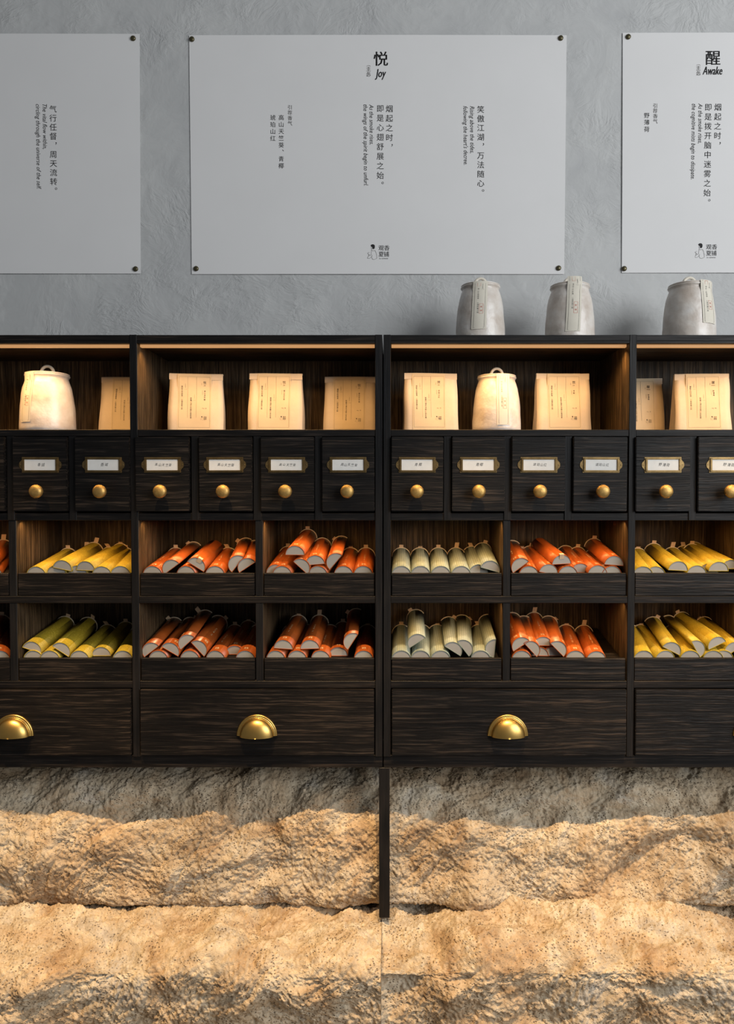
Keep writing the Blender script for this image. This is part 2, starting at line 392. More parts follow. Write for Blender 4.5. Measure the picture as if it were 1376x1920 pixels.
def stone(name, label, x0, x1, prof, amp, seed, step=0.0027):
    pts = np.array(prof, float); seg = np.hypot(*np.diff(pts, axis=0).T); s = np.concatenate([[0], np.cumsum(seg)])
    ns = int(s[-1] / step); t = np.linspace(0, s[-1], ns)
    Y = np.interp(t, s, pts[:, 0]); Z = np.interp(t, s, pts[:, 1])
    k = 9; ker = np.ones(2 * k + 1) / (2 * k + 1)
    Y = np.convolve(np.pad(Y, k, 'edge'), ker, 'valid'); Z = np.convolve(np.pad(Z, k, 'edge'), ker, 'valid')
    dY, dZ = np.gradient(Y), np.gradient(Z); L = np.hypot(dY, dZ); nY, nZ = -dZ / L, dY / L
    nx = int((x1 - x0) / step); X = np.linspace(x0, x1, nx)
    gx, gy = np.meshgrid(X, Y, indexing='ij'); _, gz = np.meshgrid(X, Z, indexing='ij'); _, gny = np.meshgrid(X, nY, indexing='ij'); _, gnz = np.meshgrid(X, nZ, indexing='ij')
    p = np.stack([gx.ravel(), gy.ravel(), gz.ravel()], 1)
    up = np.clip(gnz.ravel(), 0, 1)
    q = p + 0.05 * np.stack([fbm(p, 5, 2, seed + 70), fbm(p, 5, 2, seed + 80), fbm(p, 5, 2, seed + 90)], 1)
    face = 1 - 0.72 * up
    ca, sa = math.cos(0.65), math.sin(0.65)
    w = np.stack([(q[:, 0] * ca + q[:, 2] * sa) * 0.55, q[:, 1], (-q[:, 0] * sa + q[:, 2] * ca) * 1.3], 1)
    pm = fbm(p, 4.5, 3, seed + 40); pm = np.clip(0.6 + pm, 0.15, 1.2)
    d = amp * (1.15 * fbm(q, 4.2, 3, seed) * (1 - 0.72 * up) + 0.62 * face * fbm(w, 8, 3, seed + 10, 0.5, True) + 0.09 * face * fbm(w, 26, 3, seed + 20, 0.6, True) + 0.11 * (0.5 + 0.5 * face) * fbm(q, 120, 3, seed + 30, 0.75))
    e = np.minimum(p[:, 0] - x0, x1 - p[:, 0]); edge = np.clip(e / 0.03, 0, 1); d = d - 0.006 * (1 - edge) ** 2
    gy = gy.ravel() + gny.ravel() * d; gz = gz.ravel() + gnz.ravel() * d; gxx = p[:, 0]
    V = np.stack([gxx, gy, gz], 1)
    ii, jj = np.meshgrid(np.arange(nx - 1), np.arange(ns - 1), indexing='ij'); a = (ii * ns + jj).ravel()
    Fq = np.stack([a, a + ns, a + ns + 1, a + 1], 1)
    # close sides, back and bottom
    base = len(V); back = 0.305
    extra = []
    c = np.array([(x0 + x1) / 2, back - 0.02, Z.mean()])
    me = bpy.data.meshes.new(name)
    yb = back
    loopL = list(range(0, ns)); loopR = list(range((nx - 1) * ns, nx * ns))
    V2 = np.concatenate([V, [[x0, yb, V[0, 2]], [x0, yb, V[ns - 1, 2]], [x1, yb, V[0, 2]], [x1, yb, V[ns - 1, 2]]]])
    faces = Fq.tolist()
    faces.append([base, base + 1] + loopL[::-1]); faces.append(loopR + [base + 3, base + 2])
    first = [i * ns for i in range(nx)]; last = [i * ns + ns - 1 for i in range(nx)]
    faces.append(first[::-1] + [base, base + 2]); faces.append(last + [base + 3, base + 1])
    faces.append([base, base + 2, base + 3, base + 1])
    org = np.array([(x0 + x1) / 2, back / 2, V[:, 2].min()])
    me.from_pydata((V2 - org).tolist(), [], faces); me.update(); me.materials.append(M['stone'])
    sm = [True] * len(me.polygons)
    for q_ in range(1, 6): sm[-q_] = False
    me.polygons.foreach_set('use_smooth', sm)
    o = obj(name, me, None, tuple(org)); tag(o, label, 'stone block', 'rough stone blocks below the cabinets'); return o
ZB = PZ(1440)                                           # underside of the cabinets
ZL = PZ(1713, 0.015)                                      # top of the stone ledge
XJ = PX(716, 0.0, 1600)
ucr = [(0.30, ZB - 0.004), (0.29, ZB - 0.006), (0.255, ZB - 0.028), (0.20, ZB - 0.048), (0.130, ZB - 0.085), (0.084, ZB - 0.13), (0.050, ZB - 0.20), (0.038, ZB - 0.27), (0.035, ZL + 0.05), (0.042, ZL + 0.01), (0.062, ZL - 0.010), (0.12, ZL - 0.014), (0.30, ZL - 0.014)]
lcr = [(0.30, ZL - 0.002), (0.10, ZL + 0.002), (0.0, ZL - 0.002), (-0.12, ZL - 0.010), (-0.170, ZL - 0.022), (-0.192, ZL - 0.05), (-0.186, ZL - 0.12), (-0.165, ZL - 0.25), (-0.16, 0.004)]
stone('stone_block', 'rough split travertine block of the upper course, left of the black post', -1.45, XJ - 0.002, ucr, 0.036, 11)
stone('stone_block', 'rough split travertine block of the upper course, right of the black post', XJ + 0.002, 1.55, ucr, 0.036, 57)
stone('stone_block', 'pale ledge block with smooth top jutting out below, left of the black post', -1.45, XJ - 0.0002, lcr, 0.040, 23)
stone('stone_block', 'pale ledge block with smooth top jutting out below, right of the black post', XJ + 0.0002, 1.55, lcr, 0.040, 91)

px0, px1 = PX(710.5, 0.0, 1560), PX(730.5, 0.0, 1560)
pst = box('support_post', px0, px1, 0.004, 0.030, ZL - 0.006, ZB - 0.001, M['wood_post'])
tag(pst, 'slim black square post standing on the stone ledge under the joint of the cabinets', 'post')

# ------------------------------------------------------------------ cabinets
DEP = 0.295
Z = {k: PZ(v) for k, v in dict(top0=628, top1=643.5, sh0=805.5, sh1=818, mid0=962, mid1=976, tr0=1118, tr1=1131, lo0=1277, lo1=1290, bot0=1417, bot1=1440).items()}
LEDS = []
def knob_mesh():
    prof = [(0.0, 0.0), (0.0075, 0.0), (0.0065, 0.004), (0.006, 0.010), (0.009, 0.014), (0.0145, 0.018), (0.0175, 0.0235), (0.0178, 0.0285), (0.0155, 0.0335), (0.0105, 0.0362), (0.005, 0.0374), (0.0, 0.0377)]
    v, f = lathe(prof, 44, 'Y'); return mesh('knob', v, f, M['brass'], True)
KNOB = knob_mesh()
def holder_mesh():
    bm = bmesh.new()
    def bx(x0, x1, y0, y1, z0, z1, bev=0.0006):
        r = bmesh.ops.create_cube(bm, size=1.0); vs = r['verts']
        for v in vs: v.co = Vector(((x0 + x1) / 2 + v.co.x * (x1 - x0), (y0 + y1) / 2 + v.co.y * (y1 - y0), (z0 + z1) / 2 + v.co.z * (z1 - z0)))
        es = list({e for v in vs for e in v.link_edges}); bmesh.ops.bevel(bm, geom=es, offset=bev, segments=2, affect='EDGES')
    h, w = 0.0208, 0.0490
    bx(-w, w, -0.0020, 0, -h, h)                           # backing plate
    a, b_ = 0.0425, 0.0143                                  # raised frame round the card window
    bx(-a - 0.0045, -a + 0.001, -0.0055, -0.001, -b_ - 0.004, b_ + 0.004, 0.0012); bx(a - 0.001, a + 0.0045, -0.0055, -0.001, -b_ - 0.004, b_ + 0.004, 0.0012)
    bx(-a - 0.004, a + 0.004, -0.0055, -0.001, -b_ - 0.0045, -b_, 0.0012); bx(-a - 0.004, a + 0.004, -0.0055, -0.001, b_, b_ + 0.0035, 0.0012)
    for s in (-1, 1):                                       # scrolled ears
        pts = [(w - 0.001, 0.0130), (w + 0.0012, 0.0125), (w + 0.0022, 0.0098), (w + 0.0052, 0.0078), (w + 0.0070, 0.0035), (w + 0.0073, 0), (w + 0.0070, -0.0035), (w + 0.0052, -0.0078), (w + 0.0022, -0.0098), (w + 0.0012, -0.0125), (w - 0.001, -0.0130)]
        vf = [bm.verts.new((s * x, -0.0018, z)) for x, z in pts]; vb = [bm.verts.new((s * x, 0, z)) for x, z in pts]
        bm.faces.new(vf if s < 0 else vf[::-1])
        for i in range(len(pts) - 1): bm.faces.new([vf[i], vf[i + 1], vb[i + 1], vb[i]])
        r = bmesh.ops.create_uvsphere(bm, u_segments=8, v_segments=5, radius=0.0016)
        for v in r['verts']: v.co = Vector((s * (w + 0.0035) + v.co.x, -0.0018 + v.co.y * 0.5, v.co.z))
    me = bpy.data.meshes.new('card_holder'); bmesh.ops.recalc_face_normals(bm, faces=bm.faces[:]); bm.to_mesh(me); bm.free(); me.materials.append(M['bronze']); return me
HOLDER = holder_mesh(); CARD = box_mesh('card', 0.0850, 0.0005, 0.0288, M['card'], 0)
def pull_mesh():
    prof = [(0.0545, 0.0), (0.0545, 0.0022), (0.0530, 0.0045), (0.0508, 0.0050), (0.0498, 0.0042), (0.0490, 0.0060), (0.0474, 0.0066), (0.0462, 0.0058), (0.0455, 0.0075)]
    for i in range(1, 15):
        a = i / 14 * math.pi / 2; prof.append((0.0455 * math.cos(a), 0.0075 + 0.0245 * math.sin(a)))
    inner = [(max(r - 0.0016, 0), h - 0.0016) for r, h in prof[8:][::-1]]
    v, f = lathe(prof + inner, 72, 'Y', 0, math.pi)
    v = [(x, y, z * 1.05) for x, y, z in v]
    return mesh('cup_pull', v, f, M['pull'], True)
PULL = pull_mesh()
rnd = random.Random(5)
parent_y = -0.012
def bay(cab, org, xa, xb, drawers, pullx, split, ztop_led, lower_led):
    """shelf, four drawers, two tray rows and one wide drawer between xa and xb"""
    o = Vector(org)
    def bx(name, x0, x1, y0, y1, z0, z1, m_, bev=0.001): return box(name, x0, x1, y0, y1, z0, z1, m_, cab, bev, org)
    for nm, za, zb in (('shelf', 'sh1', 'sh0'), ('shelf', 'mid1', 'mid0'), ('shelf', 'tr1', 'tr0'), ('shelf', 'lo1', 'lo0')):
        y_ = 0.002 if 'mid' in za else 0.0
        bx(nm, xa, xb, y_ + 0.0061, DEP, Z[za], Z[zb], M['wood_under']); bx('shelf_edge', xa, xb, y_, y_ + 0.006, Z[za], Z[zb], M['wood_rail'])
    xs = [d[0] for d in drawers] + [d[1] for d in drawers]
    for k in range(len(drawers)):
        x0, x1, txt, kx = drawers[k]
        zc = (PZ(819.5) + PZ(958.5)) / 2; h = PZ(819.5) - PZ(958.5)
        dr = obj('drawer', box_mesh('drawer', x1 - x0, 0.032, h, M['wood_x'], 0.0016, 2), cab, Vector(((x0 + x1) / 2, parent_y + 0.016, zc)) - o)
        dr.rotation_euler = (0, rnd.uniform(-.004, .004), 0)
        zp = PZ(872) - zc; zk = PZ(921.5) - zc
        hx = kx + rnd.uniform(-.001, .001)
        obj('card_holder', HOLDER, dr, (hx, -0.016, zp)); obj('card', CARD, dr, (hx, -0.0184, zp))
        ink = Ink(); n_ = len(txt); st = 0.0092 if n_ > 3 else 0.0105
        for i, ch in enumerate(txt):
            ink.char(ch, (i - (n_ - 1) / 2) * st + rnd.uniform(-.0005, .0005) + 0.002, 0.0012 - 0.0005 * i + rnd.uniform(-.0006, .0006), st * rnd.uniform(0.86, 0.98), rnd.uniform(-.14, .08), 0.92, 0.25)
        ink.build('handwriting', M['ink'], lambda u, v: (u, 0, v), dr, (hx, -0.0188, zp))
        obj('knob', KNOB, dr, (kx - 0.001, -0.016, zk), (0, rnd.uniform(0, 6.28), 0))
        if k + 1 < len(drawers):
            xm0, xm1 = x1 + 0.003, drawers[k + 1][0] - 0.003
            c_ = (x1 + drawers[k + 1][0]) / 2
            bx('divider', c_ - 0.0095, c_ + 0.0095, -0.001, DEP - 0.03, Z['mid1'] + 0.0006, Z['sh1'] - 0.0002, M['wood_post'], 0.0006)
    s0, s1 = split
    for za, zb in (('tr0', 'mid1'), ('lo0', 'tr1')):
        bx('divider', s0, s1, 0.0045, DEP, Z[za], Z[zb], M['wood_in']); bx('face_strip', s0, s1, 0.0012, 0.0044, Z[za], Z[zb], M['wood_post'], 0.0008)
    zc = (PZ(1291.5) + PZ(1415)) / 2; h = PZ(1291.5) - PZ(1415)
    wd = obj('drawer', box_mesh('drawer', xb - xa - 0.006, 0.030, h, M['wood_x'], 0.0016, 2), cab, Vector(((xa + xb) / 2, 0.007, zc)) - o)
    obj('cup_pull', PULL, wd, (pullx - (xa + xb) / 2, -0.015, PZ(1377) - zc))
    # light channel behind the front lip of the top shelf
    bx('light_rail', xa + 0.002, xb - 0.002, 0.020, 0.034, Z['top1'] - 0.0065, Z['top1'] + 0.0009, M['led'], 0.0005)
    for (p_, q_, zz, pw) in ((xa, xb, Z['top1'] - 0.009, ztop_led), (xa, s0, Z['mid1'] - 0.003, 1.0), (s1, xb, Z['mid1'] - 0.003, 1.0)) + (((xa, s0, Z['tr1'] - 0.003, lower_led), (s1, xb, Z['tr1'] - 0.003, lower_led)) if lower_led else ()):
        LEDS.append((p_, q_, zz, pw))
def cabinet(label, posts, bays):
    xl, xr = posts[0][0], posts[-1][1]
    org = ((xl + xr) / 2, DEP / 2, ZB)
    cab = empty('apothecary_cabinet', org, label, 'cabinet', 'black apothecary cabinets on the stone ledge')
    box('top_board', xl, xr, 0.0, DEP, Z['top1'] + 0.006, Z['top0'], M['wood_rail'], cab, 0.001, org)
    for bb in bays:
        box('front_lip', bb[0], bb[1], 0.0, 0.018, Z['top1'], Z['top1'] + 0.0059, M['wood_rail'], cab, 0.0004, org); box('top_lining', bb[0], bb[1], 0.0182, DEP - 0.014, Z['top1'] + 0.001, Z['top1'] + 0.0059, M['wood_under'], cab, 0.0004, org)
    box('bottom_board', xl, xr, 0.004, DEP, Z['bot1'], Z['bot0'], M['wood_rail'], cab, 0.001, org)
    box('back_panel', xl + 0.002, xr - 0.002, DEP - 0.014, DEP, Z['bot0'], Z['top1'] + 0.001, M['wood_in'], cab, 0.0, org)
    for i, (a, b_) in enumerate(posts):
        side = i in (0, len(posts) - 1)
        zt_ = Z['top0'] + 0.0005
        box('side_panel' if side else 'divider', a, b_, 0.0021, DEP, Z['bot0'] - 0.002, zt_ if side else Z['top1'] + 0.0055, M['wood_in'], cab, 0.001, org)
        box('face_strip', a, b_, -0.0015, 0.002, Z['bot0'] - 0.002, zt_, M['wood_post'], cab, 0.0008, org)
    for bb in bays: bay(cab, org, *bb)
    return cab
def dr(l): return [(PX(a, -.012, 890), PX(b_, -.012, 890), t, PX(k, -.02, 890) - (PX(a, -.012, 890) + PX(b_, -.012, 890)) / 2) for a, b_, k, t in l]
X = lambda px: PX(px, 0.0, 1000)
BAYW = X(703.5) - X(259.5)
cabinet('black wooden apothecary cabinet left of the joint, yellow and orange tubes in its trays',
    [(X(-224), X(-211)), (X(246), X(259.5)), (X(703.5), X(716.7))],
    [(X(-211), X(246), dr([(-209, -108, -158, '香诚'), (-94, 8, -43, '香诚'), (23.6, 125, 74, '香诚'), (140, 242.5, 192, '香诚')]), PX(28, 0, 1360), (X(15.5), X(29)), 1.0, 0.0),
     (X(259.5), X(703.5), dr([(253.6, 354.5, 304, '高山天竺葵'), (372.7, 472.5, 421, '高山天竺葵'), (488.5, 588.5, 537, '高山天竺葵'), (603.5, 702, 652, '高山天竺葵')]), PX(483, 0, 1360), (X(478.5), X(492)), 1.0, 0.0)])
cabinet('black wooden apothecary cabinet right of the joint, pale green and orange tubes in its trays',
    [(X(719), X(732.5)), (X(1177.5), X(1190.5)), (X(1660), X(1673))],
    [(X(732.5), X(1177.5), dr([(733.6, 831, 782, '青椰'), (847.5, 946.5, 897, '青椰'), (959.6, 1059.5, 1011, '琥珀山红'), (1075, 1176, 1128, '琥珀山红')]), PX(951, 0, 1360), (X(943.5), X(957)), 1.0, 0.6),
     (X(1190.5), X(1660), dr([(1192, 1294.5, 1245, '野薄荷'), (1309, 1412, 1366, '野薄荷'), (1427, 1530, 1478, '野薄荷'), (1545, 1650, 1597, '野薄荷')]), PX(1409, 0, 1360), (X(1406), X(1420)), 1.0, 0.6)])
for a, b_, zz, pw in LEDS:
    L = b_ - a
    area('shelf_light', ((a + b_) / 2, 0.028, zz), ((a + b_) / 2, 0.028 + (0.035 if zz > 1.6 else 0.05), zz - 0.2), L * 0.96, 0.008, (2.5 if zz > 1.6 else 1.45) * pw * L, (1.0, 0.56, 0.20), math.radians(132 if zz > 1.6 else 150))

# ------------------------------------------------------------------ trays and half-round tubes
SL = math.radians(9.5)
TRAY = {}
def tray(key, pxa, pxb, row, where):
    top, bot = (Z_('u') if row == 'u' else Z_('l'))
    xa, xb = X(pxa) + 0.003, X(pxb) - 0.003
    t = empty('display_tray', ((xa + xb) / 2, 0.004, bot), 'open black wooden tray with sloping floor, %s' % where, 'tray', 'black display trays in the cabinets')
    o = t.location
    box('front_board', xa, xb, 0.004, 0.017, bot + 0.0008, top, M['wood_x'], t, 0.001, o)
    L = 0.262; me = box_mesh('floor_board', xb - xa - 0.004, L, 0.007, M['wood_x'], 0.0006)
    z0 = top - 0.0105
    ob = obj('floor_board', me, t, Vector(((xa + xb) / 2, 0.018 + L / 2 * math.cos(SL), z0 + L / 2 * math.sin(SL) - 0.0035)) - o, (SL, 0, 0))
    for s in (xa + 0.0005, xb - 0.0085):
        box('side_board', s, s + 0.008, 0.018, 0.250, bot + 0.0008, top - 0.012, M['wood_z'], t, 0.0006, o)
    TRAY[key] = (xa, xb, z0)
def Z_(r): return (PZ(1075), Z['tr0']) if r == 'u' else (PZ(1235), Z['lo0'])

R, LEN = 0.0268, 0.205
def half_disc(r, y0, y1, n=18, cap=True):
    vs = []; fs = []
    for y in (y0, y1):
        for i in range(n + 1):
            a = math.pi * i / n; vs.append((r * math.cos(a), y, r * math.sin(a)))
    k = n + 1
    for i in range(n): fs.append((i, i + 1, k + i + 1, k + i))
    fs.append((n, 0, k, k + n))
    if cap: fs.append(tuple(range(k))[::-1]); fs.append(tuple(range(k, 2 * k)))
    return vs, fs
def shade(me):
    for p in me.polygons: p.use_smooth = len(p.vertices) == 4 and abs(p.normal.y) < 0.5 and p.normal.z > -0.9
    return me
BODY = {}
for kind in ('yellow', 'orange', 'pale'):
    n = 20; vs = []; fs = []; uv = []
    rows = [(R - 0.0011, 0.0012), (R - 0.0011, 0.0), (R, 0.0), (R, LEN), (R - 0.0011, LEN)]
    k = n + 1
    for r_, y in rows:
        for i in range(k):
            a = math.pi * i / n; off = 0.0011 if r_ < R else 0
            vs.append((r_ * math.cos(a), y, max(r_ * math.sin(a), off))); uv.append((y / LEN, i / n * 0.45))
    for q in range(len(rows) - 1):
        for i in range(n): fs.append((q * k + i, q * k + i + 1, (q + 1) * k + i + 1, (q + 1) * k + i))
        fs.append((q * k + n, q * k, (q + 1) * k, (q + 1) * k + n))
    fs.append(tuple(range(4 * k, 5 * k)))
    BODY[kind] = shade(mesh('tube_body', vs, fs, M[kind], uv=uv))
v, f = half_disc(R - 0.0009, 0.0012, 0.0035); CAP = shade(mesh('end_cap', [(x, y, max(z, 0.0009)) for x, y, z in v], f, M['cap']))
v, f = half_disc(R + 0.0016, LEN, LEN + 0.0028); RIM = shade(mesh('back_rim', v, f, M['rim']))
def tab_mesh(h, lean, tw):
    w, t = 0.0062, 0.0004; pts = []
    for i in range(4):
        q = i / 3; pts.append((tw * q * h, LEN + 0.0032 - lean * q * q * h, R - 0.004 + q * (h + 0.004)))
    vs = []; fs = []
    for x, y, z in pts: vs += [(x - w, y - t, z), (x + w, y - t, z), (x + w, y + t, z), (x - w, y + t, z)]
    for i in range(3):
        for k in range(4): fs.append((i * 4 + k, i * 4 + (k + 1) % 4, i * 4 + 4 + (k + 1) % 4, i * 4 + 4 + k))
    fs += [(3, 2, 1, 0), (12, 13, 14, 15)]
    return mesh('pull_tab', vs, fs, M['tab'])
TABS = [tab_mesh(0.009, 0.1, 0), tab_mesh(0.006, 0.9, 0.3), tab_mesh(0.016, 0.05, 0.2), tab_mesh(0.012, 0.4, -0.5)]
def front_tab():
    w = 0.0062; prof = [(0.0006, R - 0.013), (-0.0008, R - 0.006), (-0.0022, R + 0.0012), (0.004, R + 0.0016), (0.010, R + 0.0009)]
    vs = []; fs = []
    for y, z in prof: vs += [(-w, y, z), (w, y, z), (w, y + 0.0004, z + 0.0004), (-w, y + 0.0004, z + 0.0004)]
    for i in range(len(prof) - 1):
        for k in range(4): fs.append((i * 4 + k, i * 4 + (k + 1) % 4, i * 4 + 4 + (k + 1) % 4, i * 4 + 4 + k))
    fs += [(3, 2, 1, 0), (16, 17, 18, 19)]
    return mesh('pull_tab', vs, fs, M['tab'])
FRONT_TAB = front_tab()
def print_mesh():
    ink = Ink()
    for ch, u, v in (('观', -0.0026, 0.021), ('夏', -0.0026, 0.0155), ('香', 0.0032, 0.021), ('铺', 0.0032, 0.0155)): ink.char(ch, u, v, 0.0056)
    ink.column('高山天竺葵', 0.0, 0.118, 0.0052, 0.0075); ink.column('线香', 0.0, 0.072, 0.004, 0.006)
    def wrap(u, v):
        a = u / R; r_ = R + 0.00035; return (r_ * math.sin(a), v, r_ * math.cos(a))
    return mesh('print', [wrap(u, v) for u, v in ink.v], ink.f, M['gold_ink'])
PRINT = print_mesh()
COLW = {'yellow': 'yellow patterned', 'orange': 'glossy orange', 'pale': 'pale green gridded'}
ORD = ['first', 'second', 'third', 'fourth', 'fifth', 'sixth', 'seventh', 'eighth', 'ninth', 'tenth', 'eleventh']
warn = []
def place_tube(kind, key, fx, fy, bx_, phi, Yf, flip, tab, label):
    xa, xb, z0 = TRAY[key]; ph = math.radians(phi); pitch = SL
    plane = lambda Y: z0 + (Y - 0.018) * math.tan(SL)
    hb = (R + 0.0018) * abs(math.sin(ph)) / math.cos(SL) + 0.0012
    if fy is None:
        zf = plane(Yf) + hb
        # px of the front: project column at that height
        p = Vector((0, Yf, zf)); dep = (p - CAM).dot(Vector((0, cp, -sp))); xf = (fx - CX) / F * dep
    else:
        p = P(fx, fy, Yf); zf = max(p.z, plane(Yf) + hb); xf = p.x
    yaw = 0.0
    for _ in range(6):
        yb = Yf + LEN * math.cos(yaw) * math.cos(pitch); zb = zf + LEN * math.sin(pitch) + R * 0.8
        dep = (Vector((0, yb, zb)) - CAM).dot(Vector((0, cp, -sp))); xbk = (bx_ - CX) / F * dep
        yaw = math.asin(max(-.95, min(.95, (xbk - xf) / (LEN * math.cos(pitch)))))
    if Yf + LEN * math.cos(yaw) * math.cos(pitch) > 0.276: Yf = 0.276 - LEN * math.cos(yaw) * math.cos(pitch)
    lo, hi = xa + 0.010, xb - 0.010
    ex = R * (0.35 + 0.65 * abs(math.cos(ph)))
    sh = 0.0
    mn, mx = min(xf, xbk) - ex, max(xf, xbk) + ex
    if mn < xa - 0.001: sh = xa - 0.001 - mn
    if mx > xb + 0.001: sh = xb + 0.001 - mx
    if abs(sh) > 0.004: warn.append((key, fx, round(sh, 4)))
    Mx = Matrix.Rotation(-yaw, 3, 'Z') @ Matrix.Rotation(pitch, 3, 'X') @ Matrix.Rotation(ph, 3, 'Y')
    loc = Vector((xf + sh, Yf, zf))
    t = empty('paper_tube', loc, label, 'tube', '%s half-round tubes in the trays' % COLW[kind], Mx.to_euler())
    obj('tube_body', BODY[kind], t); obj('end_cap', CAP, t)
    if not flip: obj('back_rim', RIM, t)
    if tab is not None: obj('pull_tab', FRONT_TAB if flip else TABS[tab], t)
    if kind == 'orange' and not flip: obj('print', PRINT, t)
    return t
def cell(kind, row, key, pxa, pxb, where, rolls):
    tray(key, pxa, pxb, row, where)
    srt = sorted(range(len(rolls)), key=lambda i: rolls[i][0])
    for rank, i in enumerate(srt):
        r = rolls[i]; fx, fy, bx_, phi = r[:4]; o_ = r[4] if len(r) > 4 else {}
        st = 'on top' if fy and not o_.get('lean') else ('tilted' if abs(phi) > 20 else 'flat')
        pos = ORD[rank] + ' from left' if rank < len(srt) - 1 else 'rightmost'
        if rank == 0: pos = 'leftmost'
        lab = '%s tube, %s, %s in %s' % (COLW[kind], st, pos, where)
        lab = ' '.join(lab.split())
        place_tube(kind, key, fx, fy, bx_, phi, o_.get('Y', 0.024), o_.get('flip', False), o_.get('tab', (0, 1, 0, 2, 3, 0)[i % 6]), lab)
cell('orange', 'u', 'A0u', -211, 15.5, 'upper tray cut off at far left', [
    (-24, 1062, 6, 0, dict(tab=2)), (-16, None, 8, 0), (-60, None, -34, 0), (-98, None, -74, 0), (-140, None, -110, 0)])
cell('orange', 'l', 'A0l', -211, 15.5, 'lower tray cut off at far left', [
    (-32, 1216, 2, 5), (-2, None, 8, 0, dict(tab=None)), (-46, None, -22, 0), (-90, None, -60, 0), (-135, None, -100, 0)])
cell('yellow', 'u', 'A1u', 29, 246, 'upper left yellow tray', [
    (68, None, 128, 0, dict(Y=0.018)), (116.6, 1068, 176, 12, dict(tab=2)), (160.6, 1070, 226, 2, dict(tab=1)), (106, None, 162, 0, dict(Y=0.03)), (146, None, 205, 0, dict(Y=.03)),
    (191, None, 236, 0, dict(Y=.02)), (226, None, 258, 0)])
cell('yellow', 'l', 'A1l', 29, 246, 'lower left olive yellow tray', [
    (58.6, 1220, 121, 20), (53, None, 112, 0, dict(tab=None)), (113, 1222, 164.5, 36, dict(tab=3)), (93.5, None, 146, 0, dict(tab=None)), (149, None, 202, 0),
    (190, None, 236, 0, dict(Y=.05)), (230, None, 262, 0)])
cell('orange', 'u', 'B1u', 259.5, 478.5, 'upper orange tray beside yellow tubes', [
    (286, None, 330, 0), (322, 1067, 363, -36), (349, None, 392, 0, dict(tab=None)), (366.3, 1063, 402, 33, dict(flip=True, tab=0)), (403, None, 428, 0),
    (446, 1059, 461, -52), (471, 1064, 484, -34)])
cell('orange', 'l', 'B1l', 259.5, 478.5, 'lower orange tray beside olive tubes', [
    (282, 1222, 325, -38), (297, None, 341, 0, dict(tab=0)), (318, 1222, 357, 32), (352, 1207, 385, -42), (355.7, None, 390, 0, dict(tab=None)), (370, 1218, 409, 50), (404, None, 441, 0),
    (440, None, 466, 0, dict(Y=.06)), (460, None, 484, 0)])
cell('orange', 'u', 'B2u', 492, 703.5, 'upper orange tray beside cabinet joint', [
    (511, None, 535, 0, dict(Y=.04)), (529, None, 556, 0, dict(tab=None)), (553, 1041, 577, 0), (563, 1066, 590, 43, dict(tab=None)), (591, 1059, 604, -5, dict(tab=None)), (596, None, 621, 0, dict(tab=None)),
    (630, 1055, 640, -50, dict(tab=1)), (644, None, 657, 0), (681, None, 686, 0)])
cell('orange', 'l', 'B2l', 492, 703.5, 'lower orange tray beside cabinet joint', [
    (517, None, 546, 0, dict(tab=None)), (531, 1217, 559, 3), (557, None, 577, 0, dict(tab=None)), (581, 1217, 599, -2), (601, None, 619, 0, dict(tab=None)),
    (634, None, 643, 0, dict(Y=.05)), (662, 1204, 668, -58), (682, None, 689, 0)])
cell('pale', 'u', 'C1u', 732.5, 943.5, 'upper pale green tray', [
    (752, None, 752, 0), (788.5, None, 787, 0, dict(tab=1)), (826.3, None, 821.7, 0, dict(tab=0)), (864.4, None, 855, 0, dict(tab=2)), (897, None, 884, 0, dict(Y=.04, tab=3)),
    (919, 1069, 905, 16, dict(tab=0))])
cell('pale', 'l', 'C1l', 732.5, 943.5, 'lower pale green tray', [
    (752, None, 752, 0, dict(tab=0)), (782.7, 1206, 780, -34, dict(tab=0)), (788.5, None, 791, 0, dict(tab=None)), (826, None, 819, 0, dict(tab=1)), (848, 1221, 841, 33, dict(tab=0)),
    (868, 1217, 866, 53, dict(tab=1)), (901, None, 897, 0, dict(tab=3)), (936, 1216, 921, -86, dict(tab=None))])
cell('orange', 'u', 'C2u', 957, 1177.5, 'upper orange tray beside pale green', [
    (977, 1064, 960, -38, dict(tab=None)), (991.4, None, 977, 0), (1028, None, 993, 10, dict(tab=0)), (1053, 1058, 1011, -3, dict(flip=True, tab=2)), (1064.5, None, 1035, 0, dict(tab=None)),
    (1120, None, 1082, 4), (1151, 1060, 1113, 4, dict(tab=0)), (1151, None, 1118, 0, dict(tab=None)), (1088, None, 1060, 0, dict(Y=.05, tab=None))])
cell('orange', 'l', 'C2l', 957, 1177.5, 'lower orange tray beside pale green', [
    (978, 1212, 960, -36, dict(tab=None)), (994, 1219, 982, 48, dict(tab=None)), (978, None, 970, 0, dict(tab=None)), (1018, 1211, 1001, 0, dict(Y=.045)), (1034, None, 1015, 0, dict(Y=.05, tab=None)), (1010, None, 994, 0, dict(Y=.05, tab=None)),
    (1044, 1219, 1028, 46, dict(tab=1)), (1079, None, 1061, 0), (1118, None, 1094, 0, dict(tab=2, Y=.02))])
cell('yellow', 'u', 'D1u', 1190.5, 1406, 'upper right yellow tray', [
    (1194, None, 1172, 0, dict(Y=.02)), (1229, None, 1195, 0, dict(Y=.02)), (1271, 1070, 1225, 3), (1306, None, 1260, 0, dict(Y=.03)), (1328, None, 1282, 0, dict(Y=.05)),
    (1347, 1071, 1297, 0), (1387, 1067, 1318, 0, dict(Y=.05, tab=None))])
